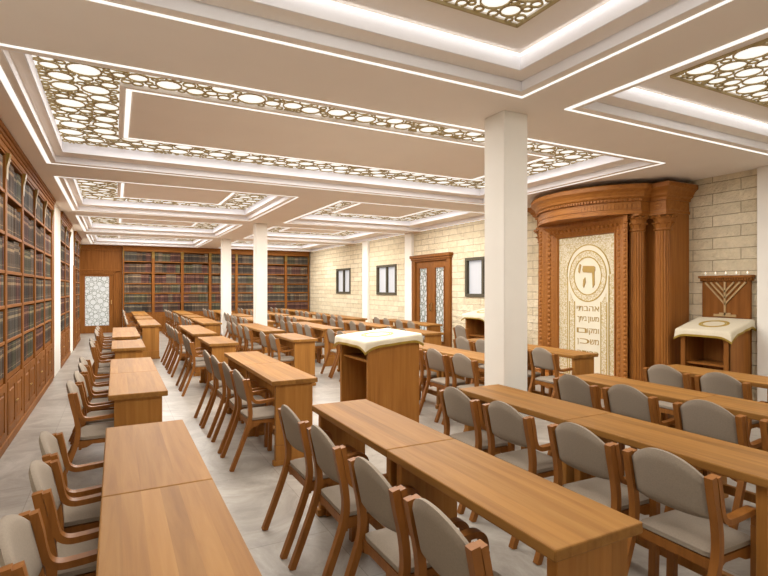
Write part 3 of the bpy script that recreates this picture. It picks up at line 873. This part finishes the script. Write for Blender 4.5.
def bar(u0, v0, u1, v1, w_):
    d_ = Vector((u1-u0, v1-v0)).normalized(); n_ = Vector((-d_.y, d_.x))*w_/2
    mn.prism([(u0+n_.x, v0+n_.y), (u1+n_.x, v1+n_.y), (u1-n_.x, v1-n_.y), (u0-n_.x, v0-n_.y)], fn, -.002, .016)
bar(0, 1.21, 0, 1.65, .024)
for sx in (-1, 1):
    for k, vv in enumerate((1.36, 1.44, 1.52)):
        uu = (1.645-vv)*.88
        bar(0, vv, sx*uu, 1.645, .020)
bar(-.14, 1.21, .14, 1.21, .030); bar(-.07, 1.235, .07, 1.235, .02)
mn.build('menorah_relief', M['menorah'], bo)
cl_words = ['leftmost', 'second from left', 'middle', 'fourth from left', 'rightmost']
for k in range(5):
    y = 3.87+.26-.13*k
    t = empty('candle', (6.62+.475, y, 1.735), 0, 'small lit memorial candle on the menorah board ledge, %s of five' % cl_words[k], 'candle', 'candles above the menorah board')
    MB().lathe([(.010, 0), (.012, .003), (.012, .018), (.008, .022)], n=14).build('cup', M['wax'], t, smooth=True)
    MB().lathe([(.002, .022), (.007, .030), (.005, .040), (.001, .050)], n=12).build('flame', M['flame'], t, smooth=True)
# the other covered lectern, left of the ark behind the front column
lec2 = lectern('lectern', 'wooden lectern under a cream cloth left of the ark, half behind the column', 'lectern', (6.50, 8.39, 0), .50, .66, 1.02, 1.13, True)
cloth('table_cover', (-.035, .535), (-.365, .365), 1.022, 1.138, .08, 'cream cover on the lectern left of the ark, half behind the column', (6.50, 8.39, 0))
put_chair(6.08, 8.27, 0, 'taupe padded armchair standing in front of the cloth-covered lectern left of the ark')

# ------------------------------------------------------------------ ark
ark = empty('ark', (7.15, 5.58, 0), 0, 'monumental carved wooden ark with bowed cornice and cream lettered door', 'ark')
def AP(mb, name, m, parent=ark, **k):
    """ark geometry is written in room coordinates, then moved to its own origin"""
    base = Vector((7.15, 5.58, 0))
    for v in mb.bm.verts: v.co -= base
    return mb.build(name, m, parent, **k)
YC = 5.58
cxb, Rb = 7.185, 1.215
bow = []
for k in range(25):
    y = 4.62+(6.54-4.62)*k/24
    bow.append((cxb-math.sqrt(Rb*Rb-(y-YC)**2), y))
plan = [(7.14, 4.38), (6.62, 4.38), (6.62, 4.62), (6.44, 4.62)]+bow[1:-1]+[(6.44, 6.54), (6.62, 6.54), (6.62, 6.78), (7.14, 6.78)]
plan2 = plan
AP(MB().sweep(plan, [(0, 2.60), (.012, 2.60), (.012, 2.64), (0, 2.645), (0, 2.775)]), 'frieze', M['ark_y'])
AP(MB().sweep(plan, [(.0, 2.775), (.02, 2.775), (.025, 2.81), (.055, 2.835), (.06, 2.86), (.085, 2.90), (.12, 2.93), (.128, 2.935), (.128, 2.985), (.115, 3.0)]), 'cornice', M['ark_y'])
dent = MB(); rel = MB()
for i in range(len(bow)-1):
    for q in (.25, .75):
        a = Vector(bow[i]); b = Vector(bow[i+1]); p = a.lerp(b, q); n_ = (p-Vector((cxb, YC))).normalized(); t_ = Vector((-n_.y, n_.x))
        for tgt, hw, o0, o1, z0, z1 in ((dent, .014, .0, .045, 2.778, 2.812), (rel, .020, -.002, .012, 2.672, 2.745)):
            pts = [p+t_*hw+n_*o0, p-t_*hw+n_*o0, p-t_*hw+n_*o1, p+t_*hw+n_*o1]
            tgt.prism([tuple(v) for v in pts], lambda u, v, w: (u, v, w), z0, z1)
AP(dent, 'dentil_band', M['ark_y']); AP(rel, 'carved_band', M['ark_y'])
for (y_, x_) in ((4.50, 6.62), (6.66, 6.62)):
    md = MB()
    prof_ = [(.056, 0), (.056, .008), (.046, .010), (.042, .004), (.028, .004), (.022, .012), (.006, .016)]
    R_ = [[md.bm.verts.new((x_-w_, y_+r_*math.cos(2*PI*k/24), 2.71+r_*math.sin(2*PI*k/24))) for k in range(24)] for r_, w_ in prof_]
    for i in range(len(R_)-1):
        for k in range(24): md.bm.faces.new((R_[i][k], R_[i][(k+1) % 24], R_[i+1][(k+1) % 24], R_[i+1][k]))
    md.bm.faces.new(R_[0]); md.bm.faces.new(R_[-1])
    AP(md, 'medallion', M['ark_y'], smooth=True)
AP(MB().sweep(plan, [(.03, .0), (.03, .14), (.012, .16), (.0, .17)]), 'base', M['ark_y'])
body = MB()
for (ya, yb_) in ((4.38, 4.90), (6.26, 6.78)):
    body.box(6.70, 7.14, ya, yb_, .17, 2.60, .004)
body.box(6.56, 7.14, 4.86, 6.30, .17, 2.60)
for s in (-1, 1):
    a, b = sorted((YC+s*.72, YC+s*.86)); body.box(6.56, 7.0, a, b, .17, 2.6, .004)
AP(body, 'body', M['ark'])
# columns with leafy capitals
for (x, y) in ((6.50, 4.735), (6.70, 4.475), (6.50, 6.425), (6.70, 6.685)):
    c = MB().lathe([(.108, .25), (.108, 1.2), (.100, 2.36)], (x, y), 90, .11, 18)
    co = AP(c, 'column', M['ark'])
    AP(MB().box(x-.135, x+.135, y-.135, y+.135, .17, .20, .006).lathe([(.13, .20), (.135, .215), (.115, .235), (.12, .25), (.108, .26)], (x, y), 32), 'column_base', M['ark'], co)
    cap = MB().lathe([(.105, 2.36), (.118, 2.37), (.118, 2.385), (.104, 2.39), (.108, 2.46), (.135, 2.555)], (x, y), 32).box(x-.135, x+.135, y-.135, y+.135, 2.565, 2.60, .008)
    for tier, (z0, z1, r0, r1, nn, off) in enumerate(((2.39, 2.475, .105, .145, 10, 0), (2.45, 2.56, .11, .165, 10, .5))):
        for k in range(nn):
            a = 2*PI*(k+off)/nn; ca, sa = math.cos(a), math.sin(a)
            pr = [(r0, z0, .026), (r0+.012, z0+(z1-z0)*.6, .030), (r1, z1, .020), (r1+.006, z1-.02, .008)]
            R = []
            for (rr, zz, hw) in pr:
                R.append([cap.bm.verts.new((x+ca*q-sa*w_, y+sa*q+ca*w_, zz)) for q, w_ in ((rr, -hw), (rr, hw), (rr-.018, hw), (rr-.018, -hw))])
            for i in range(3):
                for j in range(4): cap.bm.faces.new((R[i][j], R[i][(j+1) % 4], R[i+1][(j+1) % 4], R[i+1][j]))
            cap.bm.faces.new(R[0]); cap.bm.faces.new(R[-1])
    AP(cap, 'capital', M['ark'], co)
# splayed door surround
XFs, XIn = 6.32, 6.45
yo, yi, zo, zi = .765, .525, 2.555, 2.372
sur = MB()
prof = [(XFs, yo+.07), (XFs, yo), (XIn-.03, yi+.045), (XIn-.045, yi+.04), (XIn-.03, yi+.02), (XIn+.02, yi)]
zs = lambda dy: zi+(dy-yi)*(zo-zi)/(yo-yi)
R = []
for sgn, low in ((-1, 1), (-1, 0), (1, 0), (1, 1)):
    R.append([sur.bm.verts.new((x, YC+sgn*dy, .17 if low else zs(dy))) for x, dy in prof])
for i in range(3):
    for k in range(len(prof)-1): sur.bm.faces.new((R[i][k], R[i+1][k], R[i+1][k+1], R[i][k+1]))
so = AP(sur, 'door_surround', M['ark'])
sur2 = so.modifiers.new('thickness', 'SOLIDIFY'); sur2.thickness = .012; sur2.offset = 0
# rosettes and leaf rows carved on the splay
ros = MB()
def splay(sgn, t, z):               # point at fraction t across the jamb splay
    return Vector((XFs+(XIn-.03-XFs)*t, YC+sgn*(yo+(yi+.045-yo)*t), z))
def boss(p, nrm, up, r):
    side = nrm.cross(up).normalized()
    tip = ros.bm.verts.new(p+nrm*r*.75)
    C8 = [ros.bm.verts.new(p-nrm*.004+(side*math.cos(a)+up*math.sin(a))*r) for a in [2*PI*k/8 for k in range(8)]]
    M8 = [ros.bm.verts.new(p+nrm*r*.55+(side*math.cos(a)+up*math.sin(a))*r*(.8 if k % 2 else .55)) for k, a in enumerate([2*PI*k/8 for k in range(8)])]
    for k in range(8):
        ros.bm.faces.new((C8[k], C8[(k+1) % 8], M8[(k+1) % 8], M8[k])); ros.bm.faces.new((M8[k], M8[(k+1) % 8], tip))
for sgn in (-1, 1):
    nr = Vector((-(yo-yi-.045), -sgn*(XIn-.03-XFs), 0)).normalized()
    for k in range(29):
        z = .25+k*.078
        boss(splay(sgn, .5, z), nr, Vector((0, 0, 1)), .037)
        for tt in (.16, .84): boss(splay(sgn, tt, z+.039), nr, Vector((0, 0, 1)), .017)
for sgn in (-1, 1):
    for k in range(37): boss(Vector((XFs-.006, YC+sgn*(yo+.036), .24+k*.0625)), Vector((-1, 0, 0)), Vector((0, 0, 1)), .028)
nh = Vector((-(zo-zi), 0, -(XIn-XFs))).normalized(); uph = Vector((0, 1, 0))
for k in range(-8, 9):
    y = YC+k*.078
    p = Vector((XFs+(XIn-.03-XFs)*.5, y, (zo+zs(yi+.045))/2))
    boss(p, nh, uph, .037)
    for tt in (.16, .84): boss(Vector((XFs+(XIn-.03-XFs)*tt, y+.039, zo+(zs(yi+.045)-zo)*tt)), nh, uph, .017)
AP(ros, 'carved_rosettes', M['ark'])
# lettered door panel: u toward the viewer's right = -Y
PX = XIn
pf = lambda u, v, w: (PX-w, YC-u, v)
pan = MB().prism([(-.525, .18), (.525, .18), (.525, 2.39), (-.525, 2.39)], pf, -.03, 0)
door = AP(pan, 'door_panel', M['mosaic'])
door['label'] = 'cream door panel speckled with gold mosaic'
EZ = 1.755
pe = lambda u, v, w: pf(.045+u*.88, v, w)           # the emblem is a little narrower than tall
arch = [(-.44, .2), (.44, .2)]+[(.44*math.cos(a), EZ+.02+.47*math.sin(a)) for a in [PI*k/32 for k in range(33)]]
AP(MB().prism(arch, pe, 0, .004), 'arch_field', M['parch'], door)
bd = MB()
bd.ring((0, EZ), .392, .092, pe, .007, 56)
for s in (-1, 1):
    a, b = sorted((s*.29, s*.39)); 
    tp = 1.50
    bd.prism([(a, .22), (b, .22), (b, tp if s > 0 else tp-.16), (a, tp-.16 if s > 0 else tp)], pe, 0, .007)
AP(bd, 'mosaic_border', M['mosaic'], door)
gl = MB()
for r in (.40, .30): gl.ring((0, EZ), r, .016, pe, .010, 64)
gl.ring((0, EZ+.02), .468, .015, pe, .009, 48, 0, PI)
for u in (-.44, .44, -.40, .40, -.28, .28):
    gl.prism([(u-.007, .2), (u+.007, .2), (u+.007, EZ if abs(u) > .43 else 1.36), (u-.007, EZ if abs(u) > .43 else 1.36)], pe, .002, .010)
AP(gl, 'gilt_lines', M['gold_thread'], door)

def text(name, s, u, v, height, width, parent, m):
    cu = bpy.data.curves.new(name, 'FONT'); cu.body = s; cu.size = 1; cu.extrude = 0; cu.resolution_u = 4
    o = bpy.data.objects.new(name, cu); COL.objects.link(o)
    bpy.context.view_layer.update()
    dg = bpy.context.evaluated_depsgraph_get()
    me = bpy.data.meshes.new_from_object(o.evaluated_get(dg))
    bpy.data.objects.remove(o)
    bm = bmesh.new(); bm.from_mesh(me); bpy.data.meshes.remove(me)
    bmesh.ops.remove_doubles(bm, verts=bm.verts, dist=1e-5)
    if not bm.verts: bm.free(); return None
    xs = [q.co.x for q in bm.verts]; ys = [q.co.y for q in bm.verts]
    sx = width/(max(xs)-min(xs)); sy = height/(max(ys)-min(ys))
    x0 = (max(xs)+min(xs))/2; y0 = max(ys)
    r = bmesh.ops.extrude_face_region(bm, geom=list(bm.faces))
    vs = [g for g in r['geom'] if isinstance(g, bmesh.types.BMVert)]
    for q in vs: q.co.z += 1
    for q in bm.verts:
        U = u+.045+(q.co.x-x0)*sx; V = v-.045+(q.co.y-y0)*sy; W = .003+.006*q.co.z
        q.co = Vector(pf(U, V, W))
    mm = MB(); mm.bm.free(); mm.bm = bm
    return AP(mm, name, m, parent)
# large initial: the letter he with its apostrophe mark
hm = MB()
hm.prism([(-.085, 1.915), (.135, 1.905), (.165, 1.885), (.165, 1.83), (.125, 1.80), (-.085, 1.815), (-.105, 1.85)], pe, .003, .014)
hm.prism([(.105, 1.80), (.150, 1.82), (.155, 1.62), (.115, 1.575)], pe, .003, .014)
hm.prism([(-.085, 1.70), (-.045, 1.735), (-.035, 1.66), (-.075, 1.575), (-.095, 1.60)], pe, .003, .014)
hm.prism([(-.165, 1.945), (-.135, 1.93), (-.165, 1.80), (-.195, 1.82), (-.19, 1.88)], pe, .003, .014)
AP(hm, 'letter', M['ink'], door)
rev = lambda s: s[::-1]
for txt, u, v, hh, wd in (('אהבתי', .005, 1.335, .076, .42), ('מעון', .110, 1.175, .098, .20), ('ביתך', -.105, 1.175, .098, .18),
                          ('ומקו', .105, .995, .098, .21), ('ם', -.110, .995, .076, .19), ('מש', .130, .83, .078, .16), ('כ', -.055, .83, .078, .18), ('ן', -.185, .83, .10, .022),
                          ('כבודך', .005, .645, .085, .40)):
    text('lettering', rev(txt), u, v, hh, wd, door, M['ink'])

# ------------------------------------------------------------------ camera, world, output look
cam = bpy.data.cameras.new('camera'); co = bpy.data.objects.new('camera', cam); COL.objects.link(co)
cam.sensor_width = 36; cam.lens = 24; cam.clip_start = .02
co.location = (0, 0, 1.57); co.rotation_euler = (PI/2, 0, -math.atan2(268.5, 512))
S.camera = co
w = bpy.data.worlds.new('world'); S.world = w; w.use_nodes = True
bg = w.node_tree.nodes['Background']; bg.inputs['Color'].default_value = (.75, .83, .95, 1); bg.inputs['Strength'].default_value = .6
S.view_settings.view_transform = 'Standard'; S.view_settings.look = 'None'; S.view_settings.gamma = 1
S.view_settings.use_curve_mapping = False
S.view_settings.exposure = -.6
